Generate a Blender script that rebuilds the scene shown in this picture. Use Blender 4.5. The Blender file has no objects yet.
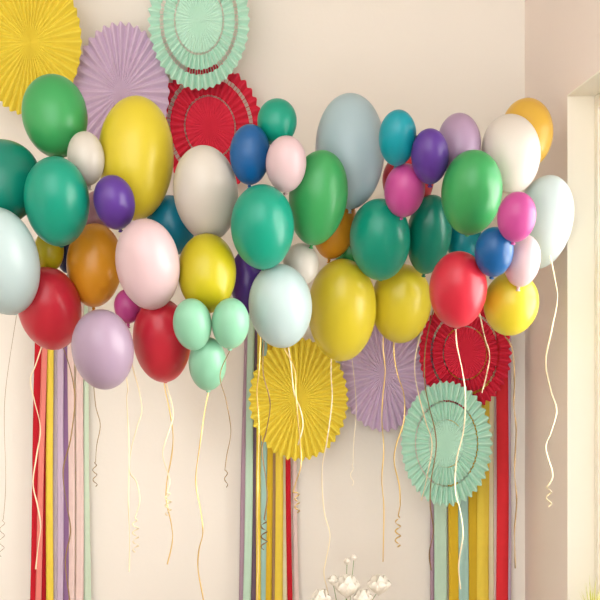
import bpy, bmesh, math, random
from mathutils import Vector, Matrix
random.seed(7)
COL = bpy.context.scene.collection
K = 0.000875            # metres per pixel per metre of distance
CAMZ, CAMY = 1.9, -4.0

def at(px, py, Y):
    d = Y - CAMY
    return Vector(((px-300)*K*d, Y, CAMZ-(py-300)*K*d))

def lin(c):
    c = c/255.0
    return c/12.92 if c <= 0.04045 else ((c+0.055)/1.055)**2.4
def rgb(r, g, b): return (lin(r), lin(g), lin(b), 1)

MATS = {}
def mat(name, col, rough=0.5, metal=0.0, spec=0.5, noise=0.0, nscale=8.0, bump=0.0, bscale=200, coat=0.0, sss=0.0, trans=0.0):
    if name in MATS: return MATS[name]
    m = bpy.data.materials.new(name); m.use_nodes = True
    nt = m.node_tree; b = nt.nodes['Principled BSDF']
    b.inputs['Base Color'].default_value = rgb(*col)
    b.inputs['Roughness'].default_value = rough
    b.inputs['Metallic'].default_value = metal
    b.inputs['Specular IOR Level'].default_value = spec
    b.inputs['Coat Weight'].default_value = coat
    b.inputs['Coat Roughness'].default_value = 0.25
    if noise or bump:
        tc = nt.nodes.new('ShaderNodeTexCoord')
    if noise:
        n = nt.nodes.new('ShaderNodeTexNoise'); n.inputs['Scale'].default_value = nscale
        nt.links.new(tc.outputs['Object'], n.inputs['Vector'])
        mx = nt.nodes.new('ShaderNodeMix'); mx.data_type = 'RGBA'
        c = rgb(*col)
        mx.inputs[6].default_value = tuple(min(1, v*(1-noise)) for v in c[:3])+(1,)
        mx.inputs[7].default_value = tuple(min(1, v*(1+noise)) for v in c[:3])+(1,)
        nt.links.new(n.outputs['Fac'], mx.inputs[0])
        nt.links.new(mx.outputs[2], b.inputs['Base Color'])
    if bump:
        n2 = nt.nodes.new('ShaderNodeTexNoise'); n2.inputs['Scale'].default_value = bscale
        nt.links.new(tc.outputs['Object'], n2.inputs['Vector'])
        bp = nt.nodes.new('ShaderNodeBump'); bp.inputs['Strength'].default_value = bump
        bp.inputs['Distance'].default_value = 0.002
        nt.links.new(n2.outputs['Fac'], bp.inputs['Height']); nt.links.new(bp.outputs['Normal'], b.inputs['Normal'])
    if trans:
        tr = nt.nodes.new('ShaderNodeBsdfTranslucent'); tr.inputs['Color'].default_value = rgb(*col)
        ms = nt.nodes.new('ShaderNodeMixShader'); ms.inputs[0].default_value = trans
        out = nt.nodes['Material Output']
        nt.links.new(b.outputs[0], ms.inputs[1]); nt.links.new(tr.outputs[0], ms.inputs[2])
        nt.links.new(ms.outputs[0], out.inputs['Surface'])
    MATS[name] = m
    return m

def link(name, verts, faces, m, parent=None, smooth=True):
    me = bpy.data.meshes.new(name); me.from_pydata([tuple(v) for v in verts], [], faces)
    me.polygons.foreach_set('use_smooth', [smooth]*len(me.polygons))
    me.materials.append(m); me.update()
    bm = bmesh.new(); bm.from_mesh(me); bmesh.ops.recalc_face_normals(bm, faces=bm.faces); bm.to_mesh(me); bm.free()
    o = bpy.data.objects.new(name, me); COL.objects.link(o)
    if parent: o.parent = parent
    return o
def tag(o, label, cat, group=None, kind=None):
    o['label'] = label; o['category'] = cat
    if group: o['group'] = group
    if kind: o['kind'] = kind
    return o
def empty(name, loc):
    o = bpy.data.objects.new(name, None); COL.objects.link(o); o.location = loc; o.empty_display_size = 0.05
    return o
def box_vf(x0, x1, y0, y1, z0, z1, V, F):
    i = len(V)
    V += [(x0,y0,z0),(x1,y0,z0),(x1,y1,z0),(x0,y1,z0),(x0,y0,z1),(x1,y0,z1),(x1,y1,z1),(x0,y1,z1)]
    F += [(i,i+3,i+2,i+1),(i+4,i+5,i+6,i+7),(i,i+1,i+5,i+4),(i+1,i+2,i+6,i+5),(i+2,i+3,i+7,i+6),(i+3,i,i+4,i+7)]
def boxes(name, bl, m, parent=None, kind=None, bevel=0):
    V, F = [], []
    for b in bl: box_vf(*b, V, F)
    o = link(name, V, F, m, parent, smooth=False)
    if kind: o['kind'] = kind
    if bevel:
        md = o.modifiers.new('bevel', 'BEVEL'); md.width = bevel; md.segments = 2
    return o
def lathe(name, prof, m, parent=None, n=32, loc=(0,0,0)):
    V, F = [], []
    for r, z in prof:
        for k in range(n):
            a = 2*math.pi*k/n; V.append((loc[0]+r*math.cos(a), loc[1]+r*math.sin(a), loc[2]+z))
    for i in range(len(prof)-1):
        for k in range(n):
            F.append((i*n+k, i*n+(k+1)%n, (i+1)*n+(k+1)%n, (i+1)*n+k))
    return link(name, V, F, m, parent)

# ------------------------------------------------------------------ room
WX = 0.984; WY = 1.0           # right wall inner face, back wall inner face
wallm = mat('cream_plaster', (241,235,226), 0.85, spec=0.2, noise=0.02, nscale=1.5, bump=0.15, bscale=60)
rwallm = mat('blush_plaster', (243,230,222), 0.85, spec=0.2, noise=0.02, nscale=1.5, bump=0.15, bscale=60)
trimm = mat('ivory_gloss_paint', (246,240,224), 0.45)
floorm = mat('pale_oak_floor', (146,128,108), 0.5, noise=0.2, nscale=3)
ceilm = mat('white_ceiling_paint', (244,238,226), 0.9, spec=0.2)
boxes('wall_back', [(-2.4, WX+0.3, WY, WY+0.12, 0, 4.4)], wallm, kind='structure')
WT, WB, W0, W1 = 2.655, 0.70, -1.45, 0.21        # window opening
TH = 0.2
boxes('wall_right', [(WX, WX+TH, W1, WY, 0, 4.4), (WX, WX+TH, W0, W1, WT, 4.4), (WX, WX+TH, W0, W1, 0, WB), (WX, WX+TH, -5.2, W0, 0, 4.4)], rwallm, kind='structure')
boxes('wall_left', [(-2.52, -2.4, -5.2, WY, 0, 4.4)], wallm, kind='structure')
boxes('floor', [(-2.52, WX+TH, -5.2, WY+0.12, -0.1, 0)], floorm, kind='structure')
boxes('ceiling', [(-2.52, WX+TH, -5.2, WY+0.12, 4.4, 4.5)], ceilm, kind='structure')
boxes('baseboard_back', [(-2.4, WX, WY-0.018, WY, 0, 0.12)], trimm, kind='structure', bevel=.004)
boxes('baseboard_right', [(WX-0.018, WX, -5.2, WY-0.018, 0, 0.12)], trimm, kind='structure', bevel=.004)
# window
def glassmat():
    m = bpy.data.materials.new('window_glass'); m.use_nodes = True; nt = m.node_tree
    nt.nodes.remove(nt.nodes['Principled BSDF'])
    t = nt.nodes.new('ShaderNodeBsdfTransparent'); g = nt.nodes.new('ShaderNodeBsdfGlossy'); g.inputs['Roughness'].default_value = .02
    f = nt.nodes.new('ShaderNodeFresnel'); f.inputs['IOR'].default_value = 1.45
    ms = nt.nodes.new('ShaderNodeMixShader')
    nt.links.new(f.outputs[0], ms.inputs[0]); nt.links.new(t.outputs[0], ms.inputs[1]); nt.links.new(g.outputs[0], ms.inputs[2])
    nt.links.new(ms.outputs[0], nt.nodes['Material Output'].inputs['Surface'])
    return m
GL = glassmat()
# smooth painted lining of the opening (jambs, head, sill)
lt = 0.006
boxes('trim_1', [(WX, WX+TH, W1-lt, W1, WB, WT), (WX, WX+TH, W0, W0+lt, WB, WT), (WX, WX+TH, W0+lt, W1-lt, WT-lt, WT)], trimm, kind='structure')
win = empty('window_1', (WX+0.1, (W0+W1)/2, WB)); win['kind'] = 'structure'
ox, oy, oz = win.location
fx0, fx1 = 1.082-ox, 1.13-ox
a0, a1, b0, b1 = W0+lt-oy, W1-lt-oy, 0.0, WT-lt-WB
fw = 0.05
boxes('window_frame', [(fx0,fx1,a0,a0+fw,b0,b1),(fx0,fx1,a1-fw,a1,b0,b1),(fx0,fx1,a0+fw,a1-fw,b0,b0+fw),(fx0,fx1,a0+fw,a1-fw,b1-fw,b1),
      (fx0,fx1,-.03,.03,b0+fw,b1-fw)], trimm, win, bevel=.004)
for s, (u, v) in enumerate(((a0+fw, -.03), (.03, a1-fw))):
    sash = boxes('sash', [(fx0+.008,fx1-.008,u,u+.035,b0+fw,b1-fw),(fx0+.008,fx1-.008,v-.035,v,b0+fw,b1-fw),
        (fx0+.008,fx1-.008,u+.035,v-.035,b0+fw,b0+fw+.035),(fx0+.008,fx1-.008,u+.035,v-.035,b1-fw-.035,b1-fw),
        (fx0+.008,fx1-.008,u+.035,v-.035,1.2,1.225)], trimm, win)
    boxes('pane', [(fx0+.02,fx0+.024,u+.03,v-.03,b0+fw+.03,b1-fw-.03)], GL, sash)
boxes('window_sill', [(WX-.03-ox, WX+TH-ox, a0-.006, a1+.006, -.012, .0)], trimm, win, bevel=.004)

# ------------------------------------------------------------------ balloons
BC = dict(aqua=(190,211,212), teal=(14,152,126), teald=(10,136,116), green=(62,162,92), white=(210,204,194), yellow=(216,198,52),
  purple=(90,54,146), orange=(224,154,38), red=(204,44,62), lavender=(174,152,176), pink=(218,190,194), olive=(196,184,30),
  navy=(18,36,84), magenta=(198,78,152), mint=(142,202,170), blue=(16,90,152), peacock=(10,128,158), turquoise=(8,152,168),
  skyblue=(172,196,204), deepteal=(6,122,100), gold=(228,182,70), mauve=(186,140,160), paleblue=(204,218,218), brightwhite=(226,218,208),
  dustylilac=(176,148,178), redb=(206,44,64))
def balmat(c):
    return mat('latex_'+c, BC[c], 0.30, spec=0.5, noise=0.04, nscale=4, trans=0.12)

def balloon(px, py, rx, ry, roll, tau, Y, colour, label):
    s = K*(Y-CAMY)
    py += 0.03*tau+0.1
    rx *= s; ry *= s*.975
    t = math.radians(tau)
    L = math.sqrt(max(rx*rx, (ry*ry - (math.sin(t)*rx)**2)/math.cos(t)**2))
    m = balmat(colour)
    loc = at(px, py, Y)
    root = empty('balloon', loc)
    V, F = [], []
    n, N = 40, 28
    prof = []
    for i in range(N+1):
        ph = math.pi*i/N            # 0 top .. pi bottom
        z = math.cos(ph); r = math.sin(ph)
        egg = 1 + 0.04*z            # fuller top, narrower foot
        prof.append((r*egg*rx*0.99, (z)*L))
    # neck: replace last point with a short throat
    prof[-1] = (0.006, -L*1.005)
    prof.append((0.0045, -L-0.006))
    rot = Matrix.Rotation(math.radians(roll), 3, 'Y') @ Matrix.Rotation(t, 3, 'X')
    def lv(r, z, k): 
        a = 2*math.pi*k/n
        return rot @ Vector((r*math.cos(a), r*math.sin(a), z))
    V.append(rot @ Vector((0,0,L)))
    for r, z in prof[1:]:
        for k in range(n): V.append(lv(r, z, k))
    for k in range(n): F.append((0, 1+k, 1+(k+1)%n))
    for i in range(len(prof)-2):
        for k in range(n):
            F.append((1+i*n+k, 1+(i+1)*n+k, 1+(i+1)*n+(k+1)%n, 1+i*n+(k+1)%n))
    link('balloon_body', V, F, m, root)
    # knot: small rolled ring with a flared lip
    V, F = [], []
    kp = [(0.0045,-L-.002),(0.007,-L-.004),(0.0075,-L-.007),(0.005,-L-.009),(0.0045,-L-.010),(0.009,-L-.014),(0.010,-L-.015),(0.008,-L-.0155),(0.001,-L-.012)]
    for r, z in kp:
        for k in range(16):
            a = 2*math.pi*k/16; V.append(rot @ Vector((r*math.cos(a)*.85, r*math.sin(a)*.85, z)))
    for i in range(len(kp)-1):
        for k in range(16): F.append((i*16+k, i*16+(k+1)%16, (i+1)*16+(k+1)%16, (i+1)*16+k))
    link('knot', V, F, m, root)
    tag(root, label, 'balloon', 'balloons in the garland')
    return root

# id: (px, py, rx, ry, roll, tau, colour, label)
B = {
 1:(2,261,37,55,-4,38,'aqua','pale aqua balloon cut off by the left edge, below the dark teal one'),
 2:(1,182,40,44,6,5,'teald','teal balloon cut off by the left edge, behind the whole teal one'),
 3:(57,201,32.5,45,3,38,'teal','teal balloon in full view above the red one at left'),
 4:(55,116,32.5,43,-8,5,'green','green balloon overlapping the big yellow paper fan at upper left'),
 5:(86,158,18.5,27.5,-4,15,'white','small white balloon between the green and the tall yellow balloon'),
 6:(136,158,38,63,2,10,'yellow','very large yellow balloon at upper left beside the lavender fan'),
 7:(114.5,201.5,20.5,27.5,-6,38,'purple','small deep purple balloon in front of the tall yellow balloon'),
 8:(94.5,265,28,43,3,10,'orange','orange balloon between the red and the pale pink balloon at left'),
 9:(50,308,31.5,43,-2,38,'red','red balloon at lower left above the red and yellow streamers'),
 10:(103,349,31,42,0,38,'lavender','lavender balloon lowest at left, beside the left streamers'),
 11:(49,251,15,22,0,5,'olive','sliver of a yellow balloon between the teal and the red at left'),
 12:(68,250,13,24,0,5,'navy','dark navy balloon peeping out beside the orange one'),
 13:(148,264,32,46.5,-3,38,'pink','pale pink balloon in the left half, right of the orange one'),
 14:(171,225,24,31,-8,10,'peacock','peacock blue balloon mostly hidden left of the big white one'),
 15:(206,193,32.5,48,-4,30,'white','large warm white balloon below the upper red fan'),
 16:(207,273,29.5,41,0,10,'olive','olive yellow balloon above the pair of small mint ones'),
 17:(162,340,29,44,0,36,'red','red balloon left of the three small mint ones'),
 18:(128,306,14,18,0,5,'magenta','small magenta balloon peeping out under the pale pink one'),
 19:(192.5,323.5,19.5,27,-2,38,'mint','left one of the two small mint balloons side by side'),
 20:(230.5,322.5,19,26.5,4,38,'mint','right one of the two small mint balloons side by side'),
 21:(207.5,363,19,28.5,2,38,'mint','lowest small mint balloon hanging under the other two'),
 22:(250,154,20.5,30.5,2,20,'blue','small blue balloon in front of the upper red fan'),
 23:(277,121.5,20,24,3,20,'teal','small teal balloon topmost in the centre'),
 24:(286,163,20.5,28,2,38,'pink','small pale pink balloon below the topmost small teal one'),
 25:(262.5,226.5,32,43,0,38,'teal','teal balloon in the centre directly above the pale aqua one'),
 26:(247,281,17,33,0,5,'purple','purple balloon almost hidden between olive yellow and pale aqua'),
 27:(280.5,305.5,32,43.5,-4,38,'aqua','pale aqua balloon hanging over the lower yellow fan'),
 28:(301,264,18,22,0,10,'white','small greyish white balloon tucked behind the centre teal one'),
 29:(318,197.5,29.5,48,8,25,'green','green balloon in the centre beside the large greyish blue one'),
 30:(334,225,22,35,8,5,'orange','dull orange balloon behind the centre green one'),
 31:(342,310,34.5,53,0,36,'yellow','big yellow balloon at lower centre between both lower plain fans'),
 32:(401,303,30.5,41,0,36,'yellow','yellow balloon between the big yellow one and the red one'),
 33:(380,239,30.5,41.5,-4,38,'teal','teal balloon right of centre in front of the large greyish blue one'),
 34:(350,151,35,59,0,5,'skyblue','very large greyish blue balloon rising above the centre'),
 35:(397.5,137,19,27.5,0,38,'turquoise','small turquoise balloon touching the greyish blue one'),
 36:(430,155.5,19,27.5,-5,38,'purple','small purple balloon between the turquoise and the lavender ones'),
 37:(404.5,189.5,20.5,27,4,38,'magenta','small magenta balloon under the small turquoise one'),
 38:(408,181,26,30,0,5,'red','red balloon hidden behind the small magenta and purple ones'),
 39:(429,234,22.5,40,4,30,'deepteal','dark teal balloon between the teal one and the right green one'),
 40:(459,145,22,33,0,5,'dustylilac','dusty lavender balloon behind the top of the right green one'),
 41:(471.5,192,30.5,42.5,0,38,'green','green balloon at right in front of the dusty lavender and white ones'),
 42:(511,153.5,29.5,40.5,-5,10,'brightwhite','large white balloon at upper right in front of the golden one'),
 43:(527,133,26,36,0,5,'gold','golden yellow balloon behind the white one at upper right'),
 44:(543,222,29,47,4,38,'paleblue','very pale blue balloon rightmost, against the window edge'),
 45:(516.5,216,19.5,25.5,0,38,'magenta','small magenta balloon in front of the rightmost pale blue one'),
 46:(494,251,19.5,25.5,-2,38,'blue','small blue balloon between the red and the small pink one at right'),
 47:(464,240,18,25,0,5,'turquoise','turquoise balloon peeping out under the right green one'),
 48:(522,260,18.5,27,4,20,'pink','small pink balloon under the small magenta one at far right'),
 49:(458,289,29,39.5,-3,38,'redb','bright red balloon above the lower red fan'),
 50:(511,303,27.5,33,3,38,'yellow','yellow balloon lowest at far right'),
 51:(350,250,16,24,0,5,'green','sliver of a dark green balloon behind the teal one right of centre'),
 52:(97,214,16,24,0,5,'mauve','mauve balloon mostly hidden behind the small deep purple one'),
}
order = [1,3,7,5,45,46,24,13,25,19,20,36,35,9,10,21,49,22,41,37,33,27,29,48,28,31,16,17,42,44,15,4,2,8,6,23,39,32,50,43,40,38,34,30,47,14,18,26,11,12,51,52]
BASE = {45:-.30,46:-.30,41:-.12,42:-.24,44:-.12,48:-.2,49:-.16}
PRESS = 0.012
placed = {}
def quad(b, Y):
    """ellipsoid of a balloon: centre x, z and the quadratic form of its rotated shape"""
    px, py, rx, ry, roll, tau = b[:6]; c = at(px, py, Y); k = K*(Y-CAMY)
    rx *= k; ry *= k; t = math.radians(tau)
    L = math.sqrt(max(rx*rx, (ry*ry-(math.sin(t)*rx)**2)/math.cos(t)**2))
    R = Matrix.Rotation(math.radians(roll), 3, 'Y') @ Matrix.Rotation(t, 3, 'X')
    A = R @ Matrix.Diagonal((1/rx**2, 1/rx**2, 1/L**2)) @ R.transposed()
    return c, A, rx, ry
def yspan(A, dx, dz):
    a = A[1][1]; h = A[0][1]*dx+A[2][1]*dz; c = A[0][0]*dx*dx+2*A[0][2]*dx*dz+A[2][2]*dz*dz-1
    D = h*h-a*c
    if D < 0: return None
    D = math.sqrt(D); return (-h-D)/a, (-h+D)/a
def needed(b, j, Y):
    cj, Aj, rxj, ryj = quad(B[j], placed[j]); ci, Ai, rxi, ryi = quad(b, Y)
    best = -9
    for u in range(-12, 13):
        for v in range(-12, 13):
            dx, dz = rxi*u/12, ryi*v/12
            si = yspan(Ai, dx, dz)
            if not si: continue
            sj = yspan(Aj, ci.x+dx-cj.x, ci.z+dz-cj.z)
            if not sj: continue
            best = max(best, cj.y+sj[1]-si[0])
    return best
for i in order:
    b = B[i]; Y = BASE.get(i, -0.15)
    for it in range(4):
        Y0 = Y
        for j in placed:
            Y = max(Y, needed(b, j, Y)-PRESS)
        if Y-Y0 < .002: break
    placed[i] = Y
for i, Y in placed.items():
    b = B[i]
    balloon(b[0], b[1], b[2], b[3], b[4], b[5], Y, b[6], b[7])
print('BALLOON DEPTHS', {i: round(y, 2) for i, y in placed.items()})

# ------------------------------------------------------------------ paper fans
def fan(px, py, rx, ry, roll, Y, col, label, rings=None, n=44, matname=None):
    s = K*(Y-CAMY); rx *= s; ry *= s
    m = mat(matname, col, 0.75, spec=0.2, noise=0.01, nscale=25, trans=0.06)
    root = empty('paper_fan', at(px, py, Y))
    R = Matrix.Rotation(math.radians(roll), 3, 'Y')
    def amp(f):
        return 0.0002 + 0.011*f*(0.45 if rings and f < rings[0]+.003 else 1)
    # four creases to a pleat: a narrow pressed ridge, a slope, a narrow valley, a slope
    OFF = ((-.085, 1), (.085, 1), (.455, -1), (.545, -1))
    def P(f, k, u=0.0):
        def fold(k):
            q, j = divmod(k, 4); o_, up = OFF[j]
            a = 2*math.pi*(q+o_)/n
            ff = f*(0.955 if (f > .99 and up < 0) else 1)
            return Vector((math.cos(a)*rx*ff, -amp(f)*up, math.sin(a)*ry*ff))
        v = fold(k)
        if u: v = v.lerp(fold(k+1), u)
        return R @ v
    def ring(name, f0, f1, tabs=None):
        V, F = [], []
        fs = [f0 + (f1-f0)*q/4 for q in range(5)]
        if f0 == 0:
            V.append((0,0,0)); fs = fs[1:]
        base = len(V)
        for f in fs:
            for k in range(4*n): V.append(P(f, k))
        M = 4*n
        if f0 == 0:
            for k in range(M): F.append((0, base+k, base+(k+1)%M))
        for q in range(len(fs)-1):
            for k in range(M): F.append((base+q*M+k, base+(q+1)*M+k, base+(q+1)*M+(k+1)%M, base+q*M+(k+1)%M))
        if tabs:
            g0, g1, w = tabs
            for k in range(1, M, 2):
                i = len(V); V += [P(g0,k,.5-w/2), P(g1,k,.5-w/2), P(g1,k,.5+w/2), P(g0,k,.5+w/2)]
                F.append((i,i+1,i+2,i+3))
        o = link(name, V, F, m, root, smooth=False)
        md = o.modifiers.new('thickness', 'SOLIDIFY'); md.thickness = 0.0004; md.offset = 0
        return o
    if rings:
        a, b, c, d = rings
        ring('centre_rosette', 0, a); ring('middle_ring', b, c, (a-.005, b+.005, .22)); ring('outer_ring', d, 1, (c-.005, d+.005, .16))
    else:
        o = ring('paper_fan', 0, 1)
        o.parent = None; o.location = root.location; bpy.data.objects.remove(root); o.name = 'paper_fan'; root = o
    tag(root, label, 'paper fan', 'pleated paper fans')
    return root
YF, LF, MF, RF = (238,216,76), (216,192,218), (192,234,214), (222,48,74)
fan(30,42,52.5,75,0,.78,YF,'plain yellow paper fan cut off at the top left corner', n=42, matname='yellow_paper')
fan(121,92,49,70,0,.845,LF,'plain lavender paper fan at upper left between yellow and mint fans', n=36, matname='lavender_paper')
fan(199,20,51,71,0,.80,MF,'mint paper fan with cut-out rings at the top, above the red fan', (.46,.495,.70,.77), matname='mint_paper')
fan(210,127,53,66,-8,.88,RF,'red paper fan with cut-out rings at upper left behind the balloons', (.46,.49,.745,.815), n=38, matname='red_paper')
fan(298.5,399,50,62,0,.78,YF,'plain yellow paper fan hanging below the balloons in the centre', n=42, matname='yellow_paper')
fan(384,374,44,58,0,.88,LF,'plain lavender paper fan below the balloons, next to the lower red fan', n=34, matname='lavender_paper')
fan(465,353,46.5,57,0,.84,RF,'red paper fan with cut-out rings below the bright red balloon', (.455,.48,.70,.745), matname='red_paper')
fan(446.5,443.5,46,63,0,.76,MF,'mint paper fan with cut-out rings lowest at right', (.37,.385,.66,.69), matname='mint_paper')

# ------------------------------------------------------------------ streamers
SC = dict(red=(206,36,50), salmon=(242,140,130), yellow=(244,216,84), gold=(228,190,52), lilac=(212,190,214), purple=(170,130,178), palepink=(240,214,208),
          cream=(244,234,196), mint=(200,230,208), mauve=(180,152,168), darkmauve=(134,108,126), tan=(200,160,116), palelilac=(220,204,214), palemint=(214,232,208), brightred=(232,56,64), bluemint=(176,214,204))
def streamer(xt, wt, xb, wb, y0, dy, c, label, group, fold=0.35):
    m = mat('crepe_'+c, SC[c], 0.8, spec=0.15, noise=.05, nscale=30, bump=.25, bscale=120, trans=.12)
    Y = .955+dy; s = K*(Y-CAMY)
    zt, zb = at(0, y0, Y).z, 0.12
    top = at(xt, y0, Y); b600 = at(xb, 600, Y)
    slope = (b600.x-top.x)/(b600.z-top.z)
    V, F = [], []; NZ, NU = 26, 7
    ph = random.random()*6
    for i in range(NZ+1):
        z = zt + (zb-zt)*i/NZ
        f = (zt-z)/(zt-b600.z)
        w = (wt + (wb-wt)*min(1.2, f))*s
        x = top.x + slope*(z-zt) + 0.0015*math.sin(f*7+ph)
        for j in range(NU+1):
            u = j/NU-.5
            yy = -fold*0.018*math.cos(u*math.pi)*(0.7+0.3*math.sin(f*4+ph)) + 0.004*math.sin(u*9+ph)*fold
            V.append((x+u*w-top.x, yy, z-zt))
    for i in range(NZ):
        for j in range(NU):
            q = i*(NU+1)+j; F.append((q, q+1, q+NU+2, q+NU+1))
    o = link('streamer', V, F, m)
    o.location = (top.x, Y, zt)
    md = o.modifiers.new('thickness', 'SOLIDIFY'); md.thickness = 0.0008
    tag(o, label, 'streamer', group)
    return o
G1, G2, G3 = 'streamers in the left bunch', 'streamers in the middle bunch', 'streamers in the right bunch'
for a in [
 (39.5,8,34,8,300,0,'red','red paper streamer on the outer left of the left bunch',G1),
 (45.5,6,38,6,300,-.01,'salmon','salmon pink paper streamer lying over the reds in the left bunch',G1),
 (44,6,43,7,300,.012,'red','second red paper streamer, touching the yellow one in the left bunch',G1),
 (50,7,49.5,7.5,300,-.004,'yellow','bright yellow paper streamer of the left bunch',G1),
 (56,7,55.5,7,290,.008,'palelilac','greyish lilac paper streamer just right of yellow in the left bunch',G1),
 (61,6.5,60,6,290,-.008,'lilac','light lilac paper streamer left of the purple one, left bunch',G1),
 (66,7,66,8,290,.01,'purple','purple paper streamer of the left bunch',G1),
 (71,7,72,6,290,-.004,'palepink','pale pink paper streamer just right of purple, left bunch',G1),
 (74,4,76,4,290,.014,'cream','narrow cream paper streamer between the pale pink ones, left bunch',G1),
 (80,7,79.5,8,300,-.006,'palepink','pale pink paper streamer next to the mint edge, left bunch',G1),
 (85,5,87,8,300,.008,'palemint','pale mint paper streamer on the outer right of the left bunch',G1),
 (247.5,5,241.5,6,290,0,'mauve','mauve paper streamer on the outer left of the middle bunch',G2),
 (252,7,247,8,290,-.006,'mint','mint paper streamer beside the mauve edge of the middle bunch',G2),
 (257,5,253.5,6,300,.01,'darkmauve','dark mauve paper streamer between mint ones, middle bunch',G2),
 (259.5,4,258,4.5,300,-.008,'yellow','narrow yellow paper streamer between mauve and mint, middle bunch',G2),
 (264.5,8,263.5,7,300,0,'bluemint','bluish mint paper streamer in the middle of the middle bunch',G2),
 (270.5,5,269,6,300,-.008,'gold','golden paper streamer left of the tan one, middle bunch',G2),
 (274.5,4,274,4.5,300,.008,'tan','narrow tan paper streamer beside the golden one, middle bunch',G2),
 (279,7,279,8,300,-.006,'yellow','wide yellow paper streamer of the middle bunch',G2),
 (284.5,6,284.5,6,300,.006,'cream','cream paper streamer left of the red one, middle bunch',G2),
 (286,5,290,5,300,-.004,'red','narrow dark red paper streamer of the middle bunch',G2),
 (293,5,296,5,330,.012,'palepink','pale pink paper streamer on the outer right of the middle bunch',G2),
 (433,5,433,5,330,.01,'mauve','mauve paper streamer on the outer left of the right bunch',G3),
 (440,13,440.5,13,330,-.004,'mint','wide mint paper streamer left of the golden one, right bunch',G3),
 (453.5,11,454,11,330,.0,'gold','golden paper streamer between the mint ones, right bunch',G3),
 (463.5,10,463.5,10,330,-.006,'bluemint','bluish mint paper streamer right of the golden one, right bunch',G3),
 (473.5,11,473,11,330,.004,'gold','mustard paper streamer left of the bright yellow one, right bunch',G3),
 (483.5,12,483,12,330,-.008,'yellow','bright yellow paper streamer of the right bunch',G3),
 (491,7,490,7,330,.006,'cream','cream paper streamer right of the yellow one, right bunch',G3),
 (496,7,494.5,7,330,.012,'palepink','pale pink paper streamer left of the red one, right bunch',G3),
 (502.5,12,502.5,12,330,-.006,'brightred','wide bright red paper streamer of the right bunch',G3),
 (508.5,5,508.5,5,330,.012,'lilac','narrow lilac strip painted as the edge highlight of the red streamer, right bunch',G3)]:  # lilac strip puts the pinkish edge highlight of the red streamer into colour
    streamer(*a)

# ------------------------------------------------------------------ curling ribbons
def spline(pts, n=14):
    out = []
    P = [pts[0]]+list(pts)+[pts[-1]]
    for i in range(1, len(P)-2):
        for q in range(n):
            t = q/n
            out.append(tuple(.5*((2*P[i][a])+(-P[i-1][a]+P[i+1][a])*t+(2*P[i-1][a]-5*P[i][a]+4*P[i+1][a]-P[i+2][a])*t*t+(-P[i-1][a]+3*P[i][a]-3*P[i+1][a]+P[i+2][a])*t**3) for a in range(2)))
    out.append(tuple(pts[-1]))
    return out
RBM = {'ivory': mat('ivory_curling_ribbon', (246,230,194), .35, metal=0.0),
       'gold': mat('gold_curling_ribbon', (232,200,130), .3, metal=.75),
       'bronze': mat('bronze_curling_ribbon', (150,122,82), .35, metal=.6)}
def knot_of(i):
    b = B[i]; c, A, rx, ry = quad(b, placed[i]); t = math.radians(b[5])
    L = math.sqrt(max(rx*rx, (ry*ry-(math.sin(t)*rx)**2)/math.cos(t)**2))+.016
    p = Matrix.Rotation(math.radians(b[4]), 3, 'Y') @ Matrix.Rotation(t, 3, 'X') @ Vector((0, 0, -L)) + c
    d = p.y-CAMY
    return p.x/(K*d)+300, 300-(p.z-CAMZ)/(K*d)+.1+.03*b[5], p.y
def ribbon(pts, kind, label, Y=0.15, on=None, coil=None, width=.0052, twist=2.0):
    if on is not None:
        kx, ky, Y = knot_of(on); pts = [(kx, ky)]+[q for q in pts if q[1] > ky+4]
    path = [at(x, y, Y) for x, y in spline(pts)]
    if coil:
        x0, y0, y1, r, turns = coil
        s = K*(Y-CAMY)
        N = int(turns*14)
        a, b = at(x0, y0, Y), at(x0, y1, Y)
        for k in range(N+1):
            f = k/N; an = f*turns*2*math.pi
            path.append(Vector((a.x + r*s*math.sin(an)*min(1, f*6+.2), Y + r*s*(1-math.cos(an))*.9, a.z+(b.z-a.z)*f)))
    o0 = path[0].copy()
    # soft sway in depth
    L = len(path); ph = random.random()*6
    V, F = [], []
    prev = None
    for i, p in enumerate(path):
        t = (path[min(L-1, i+1)]-path[max(0, i-1)]).normalized()
        side = Vector((1,0,0))-t*t.x; side.normalize()
        nn = t.cross(side)
        ang = (0.9*math.sin(i/L*twist*math.pi*2+ph))
        w = (side*math.cos(ang)+nn*math.sin(ang))*width/2
        th = (nn*math.cos(ang)-side*math.sin(ang))*0.0005
        sway = Vector((0, .012*math.sin(i/L*5+ph), 0))
        for q in (-w-th, w-th, w+th, -w+th): V.append(p+sway+q-o0)
    for i in range(L-1):
        for q in range(4): F.append((4*i+q, 4*i+(q+1)%4, 4*i+4+(q+1)%4, 4*i+4+q))
    F.append((0,1,2,3)); F.append((4*L-4,4*L-1,4*L-2,4*L-3))
    o = link('curling_ribbon', V, F, RBM[kind]); o.location = o0
    tag(o, label, 'ribbon', 'curling ribbons hanging from the balloons')
    return o
ribbon([(44,340),(36,365),(31,380),(35,400),(41,428),(37,455),(33,483),(37,505),(40,527),(37,550),(35,570)],'ivory','wavy ivory ribbon crossing the red streamers of the left bunch', Y=.28)
ribbon([(56,330),(67,360),(73,385),(74,405),(70,440),(63,470),(66,500),(71,530),(66,560),(70,597),(72,620)],'bronze','bronze ribbon winding over the purple streamer of the left bunch', Y=.30)
ribbon([(6,300),(4,400),(5,480),(3,520)],'bronze','thin curled ribbon at the left edge of the picture', coil=(2,520,556,2.5,3), width=.0013, on=1)
ribbon([(92,370),(95,405),(100,425),(97,445),(96,462)],'bronze','short thin ribbon under the lavender balloon, right of the left bunch', coil=(95,462,487,2,2.5), width=.003, Y=.16)
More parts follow.
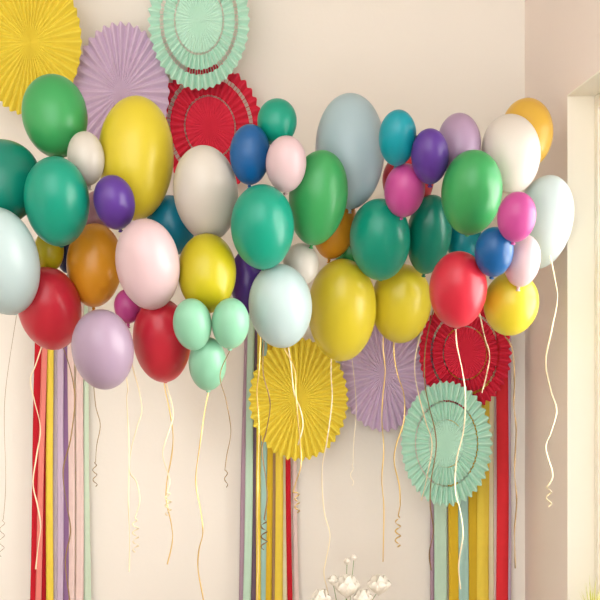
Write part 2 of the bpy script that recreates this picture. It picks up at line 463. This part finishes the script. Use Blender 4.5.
ribbon([(120,345),(128,385),(127,400),(129,450),(128,500),(129,540),(129,572)],'ivory','long straight ivory ribbon left of the coiled one, under the lavender balloon', Y=.2)
ribbon([(128,340),(132,365),(139,390),(142,410),(138,425),(132,447),(130,470),(137,482),(140,500),(136,515)],'ivory','ivory ribbon with a coiled end beside the long straight one', coil=(135,518,553,3,4), Y=.22)
ribbon([(164,380),(168,392),(172,405),(173,418),(166,440),(163,455),(168,472),(170,482),(167,492)],'ivory','ivory ribbon with a coil, hanging from the red balloon left of centre', coil=(168,492,516,3,3), width=.006, on=17)
ribbon([(164,380),(166,392),(170,410),(173,430),(173,445),(171,460),(167,480),(166,500),(171,525),(172,542),(167,565)],'gold','long gold ribbon hanging from the red balloon left of centre', Y=.21)
ribbon([(206,388),(205,410),(200,445),(196,480),(201,510),(203,532),(199,550),(198,570),(203,600),(204,620)],'gold','long gold ribbon hanging from the lowest small mint balloon', twist=3, on=21)
ribbon([(220,345),(220,375),(226,400),(231,430),(227,455),(225,470)],'bronze','thin curled ribbon between the mint balloon and the middle bunch', coil=(226,470,488,1.5,1.5), width=.003, on=20)
ribbon([(262,315),(259,370),(257,392),(259,430),(258,470),(257,520),(258,560),(257,610)],'gold','long gold ribbon down the left side of the lower yellow fan', Y=.19)
ribbon([(266,320),(263,368),(269,395),(270,410),(266,432),(262,450),(266,480),(267,500),(264,520)],'bronze','bronze ribbon curling over the left part of the lower yellow fan', coil=(264,520,550,3,3), Y=.2)
ribbon([(285,325),(291,365),(294,392),(300,408),(303,425),(298,445)],'ivory','short ivory ribbon loop over the centre of the lower yellow fan', Y=.17)
ribbon([(294,342),(295,370),(296,395),(298,420),(300,440),(301,465),(296,482),(293,493)],'gold','gold ribbon with a curled end below the lower yellow fan', coil=(297,493,514,2.5,2.5), on=27)
ribbon([(332,335),(331,372),(332,400),(327,440),(322,470),(324,510),(330,535),(326,560),(324,575),(329,598),(330,620)],'ivory','ivory ribbon over the right side of the lower yellow fan', Y=.52)
ribbon([(348,325),(356,400),(354,440),(353,465)],'ivory','thin ribbon between the lower yellow and lavender fans', coil=(352,465,486,1.5,1.5), width=.002, Y=.53)
ribbon([(386,305),(383,345),(385,370),(383,395),(382,420),(384,450),(382,480),(384,510),(383,562)],'gold','long gold ribbon down the middle of the lower lavender fan', Y=.6)
ribbon([(396,310),(394,350),(398,375),(404,395),(404,420),(396,445),(394,462),(399,485),(400,505)],'gold','gold ribbon between the lower lavender and mint fans', coil=(398,515,548,2.5,3.5), width=.006, Y=.61)
ribbon([(429,290),(428,312),(418,345),(415,370),(419,395),(426,422),(432,445),(426,480),(421,500)],'ivory','ivory ribbon crossing from the lavender fan onto the lower mint fan', Y=.62)
ribbon([(436,300),(426,345),(425,380),(429,405),(435,430),(436,450),(431,480),(430,505),(433,530),(429,552),(431,570)],'bronze','bronze ribbon on the left part of the lower mint fan', Y=.64)
ribbon([(453,320),(457,345),(462,370),(465,395),(463,430),(456,460),(455,490),(460,510),(463,535),(459,565),(461,590)],'ivory','long ivory ribbon from the bright red balloon over the mint fan', on=49)
ribbon([(474,290),(484,335),(490,355),(487,375),(482,393)],'ivory','short ivory ribbon over the right part of the lower red fan', width=.005, Y=.33)
ribbon([(511,325),(513,350),(515,380),(514,405),(516,430),(514,470),(516,500),(514,530),(515,568)],'bronze','bronze ribbon hanging right of the right bunch, against the wall', twist=4, on=50)
ribbon([(548,245),(555,280),(557,300),(551,330),(545,362),(550,390),(556,410),(551,432),(546,448),(553,475),(547,488)],'ivory','ivory ribbon hanging from the rightmost pale blue balloon', coil=(550,490,508,2.5,1.5), width=.006, Y=.1)

# ------------------------------------------------------------------ flowers on a table
wood = mat('white_table_paint', (240,232,218), .5)
tb = empty('side_table', at(350,300,.5)*1.0); tb.location = (at(345,300,.5).x, .52, 0)
boxes('table_top', [(-.34,.34,-.2,.2,.44,.47)], wood, tb, bevel=.006)
for sx in (-1,1):
    for sy in (-1,1):
        boxes('leg', [(sx*.3-.02, sx*.3+.02, sy*.16-.02, sy*.16+.02, 0, .44)], wood, tb, bevel=.004)
tag(tb, 'low white side table under the flowers at the bottom', 'table')
vx, vy = tb.location.x, .5
vase = lathe('vase', [(0.0,0),(.045,0),(.06,.03),(.065,.08),(.05,.13),(.042,.16),(.047,.165),(.04,.16),(.045,.12),(.055,.07),(.04,.015),(0,.012)], mat('cream_ceramic',(240,228,208),.3), n=40)
vase.location = (vx, vy, .47)
tag(vase, 'cream vase on the white side table holding white flowers', 'vase')
petm = mat('cream_petal', (254,248,236), .6, trans=.12); stm = mat('green_stem', (120,150,80), .6)
def flower(px, py, size, Y, label, name='flower', npet=9):
    top = at(px, py, Y); base = Vector((vx+(top.x-vx)*.12, vy+(top.y-vy)*.12, .50))
    root = empty(name, base)
    V, F = [], []
    N = 10; c1 = base.lerp(top, .5)+Vector((0,0,.05))
    for i in range(N+1):
        t = i/N; p = base*(1-t)**2+c1*2*t*(1-t)+top*t*t-base
        for k in range(6):
            a = k*math.pi/3; V.append(p+Vector((.0013*math.cos(a), .0013*math.sin(a), 0)))
    for i in range(N):
        for k in range(6): F.append((i*6+k, i*6+(k+1)%6, (i+1)*6+(k+1)%6, (i+1)*6+k))
    link('stem', V, F, stm, root)
    V, F = [], []
    c = top-base; s = size
    for layer, (cnt, rr, hh) in enumerate(((npet, 1.0, .95), (max(3, npet-3), .72, 1.1), (3, .4, 1.15))):
        for q in range(cnt):
            a0 = 2*math.pi*q/cnt+layer*.5+random.random()*.3
            hw = math.pi/cnt*1.5
            i0 = len(V)
            for i in range(7):
                t = i/6
                r = s*rr*(math.sin(t*2.3)*.9+.05); z = s*hh*(t*1.7-.5) - (s*.25*t**3 if layer == 0 else 0)
                w = hw*(math.sin(math.pi*min(.97, t*.8+.2))**.5)
                for j in range(5):
                    a = a0+(j/4-.5)*2*w
                    rj = r*(1+.08*abs(j-2))
                    V.append(c+Vector((rj*math.cos(a), rj*math.sin(a), z)))
            for i in range(6):
                for j in range(4): F.append((i0+i*5+j, i0+i*5+j+1, i0+i*5+j+6, i0+i*5+j+5))
    link('petals', V, F, petm, root)
    tag(root, label, 'flower', 'white flowers in the vase')
flower(347,592,.048,.48,'large cream flower in the middle of the bouquet')
flower(379,590,.044,.50,'cream flower on the right side of the bouquet')
flower(363,602,.036,.46,'low cream flower between the middle and right blooms')
flower(333,583,.022,.50,'cream bud standing left of the large middle flower', 'flower_bud', 6)
flower(347,563,.014,.52,'lower one of the two tiny buds above the bouquet', 'flower_bud', 5)
flower(354,559,.013,.52,'topmost tiny bud above the bouquet', 'flower_bud', 5)
flower(321,602,.036,.46,'low cream flower on the left side of the bouquet')
# plant on the window sill
pot = empty('potted_grass', (1.03, .02, WB))
lathe('pot', [(0,0),(.028,0),(.036,.055),(.039,.06),(.036,.062),(.033,.055),(0,.052)], mat('cream_pot',(236,226,206),.5), pot, n=28)
V, F = [], []
for k in range(60):
    a = random.random()*6.28; r = random.random()*.024; h = .10+random.random()*.075; ln = .015+random.random()*.02
    bx, by = r*math.cos(a), r*math.sin(a); ca, sa = math.cos(a), math.sin(a); i0 = len(V)
    for i in range(5):
        t = i/4; w = .0022*(1-t)+.0002
        x, y, z = bx+ca*ln*t*t, by+sa*ln*t*t, .05+h*t
        V += [(x-sa*w, y+ca*w, z), (x+sa*w, y-ca*w, z)]
    for i in range(4): F.append((i0+2*i, i0+2*i+1, i0+2*i+3, i0+2*i+2))
link('grass_blades', V, F, mat('yellow_green_blade',(206,206,96),.6,trans=.4), pot)
tag(pot, 'small pot of yellow green grass on the window sill at right', 'plant')

# ------------------------------------------------------------------ light
w = bpy.data.worlds.new('World'); bpy.context.scene.world = w; w.use_nodes = True
bg = w.node_tree.nodes['Background']; bg.inputs[0].default_value = (1.0, .99, .985, 1); bg.inputs[1].default_value = 3.7
def light(name, kind, energy, col, loc=(0,0,0), d=(0,0,-1), **kw):
    l = bpy.data.lights.new(name, kind); l.energy = energy; l.color = col
    for k, v in kw.items(): setattr(l, k, v)
    o = bpy.data.objects.new(name, l); COL.objects.link(o); o.location = loc
    o.rotation_euler = Vector(d).to_track_quat('-Z', 'Y').to_euler()
    return o
light('sun', 'SUN', 0.75, (1,.95,.88), (5,-5,4), (-.66,.78,-.09), angle=math.radians(16))
light('window_daylight', 'AREA', 55, (1,.95,.86), (WX+.35, (W0+W1)/2, 1.5), (-1,.1,-.02), shape='RECTANGLE', size=1.7, size_y=1.55)
light('left_window_daylight', 'AREA', 9, (1,.97,.93), (-2.2,-2.6,2.4), (.72,.69,.08), shape='RECTANGLE', size=1.2, size_y=1.8)

cam = bpy.data.cameras.new('camera'); cam.lens = 36/(2*300*K); cam.sensor_width = 36
co = bpy.data.objects.new('camera', cam); COL.objects.link(co); co.location = (0, CAMY, CAMZ); co.rotation_euler = (math.pi/2, 0, 0)
sc = bpy.context.scene; sc.camera = co
sc.view_settings.view_transform = 'Standard'; sc.view_settings.look = 'None'; sc.view_settings.gamma = 1
sc.view_settings.use_curve_mapping = False
sc.view_settings.exposure = -0.10
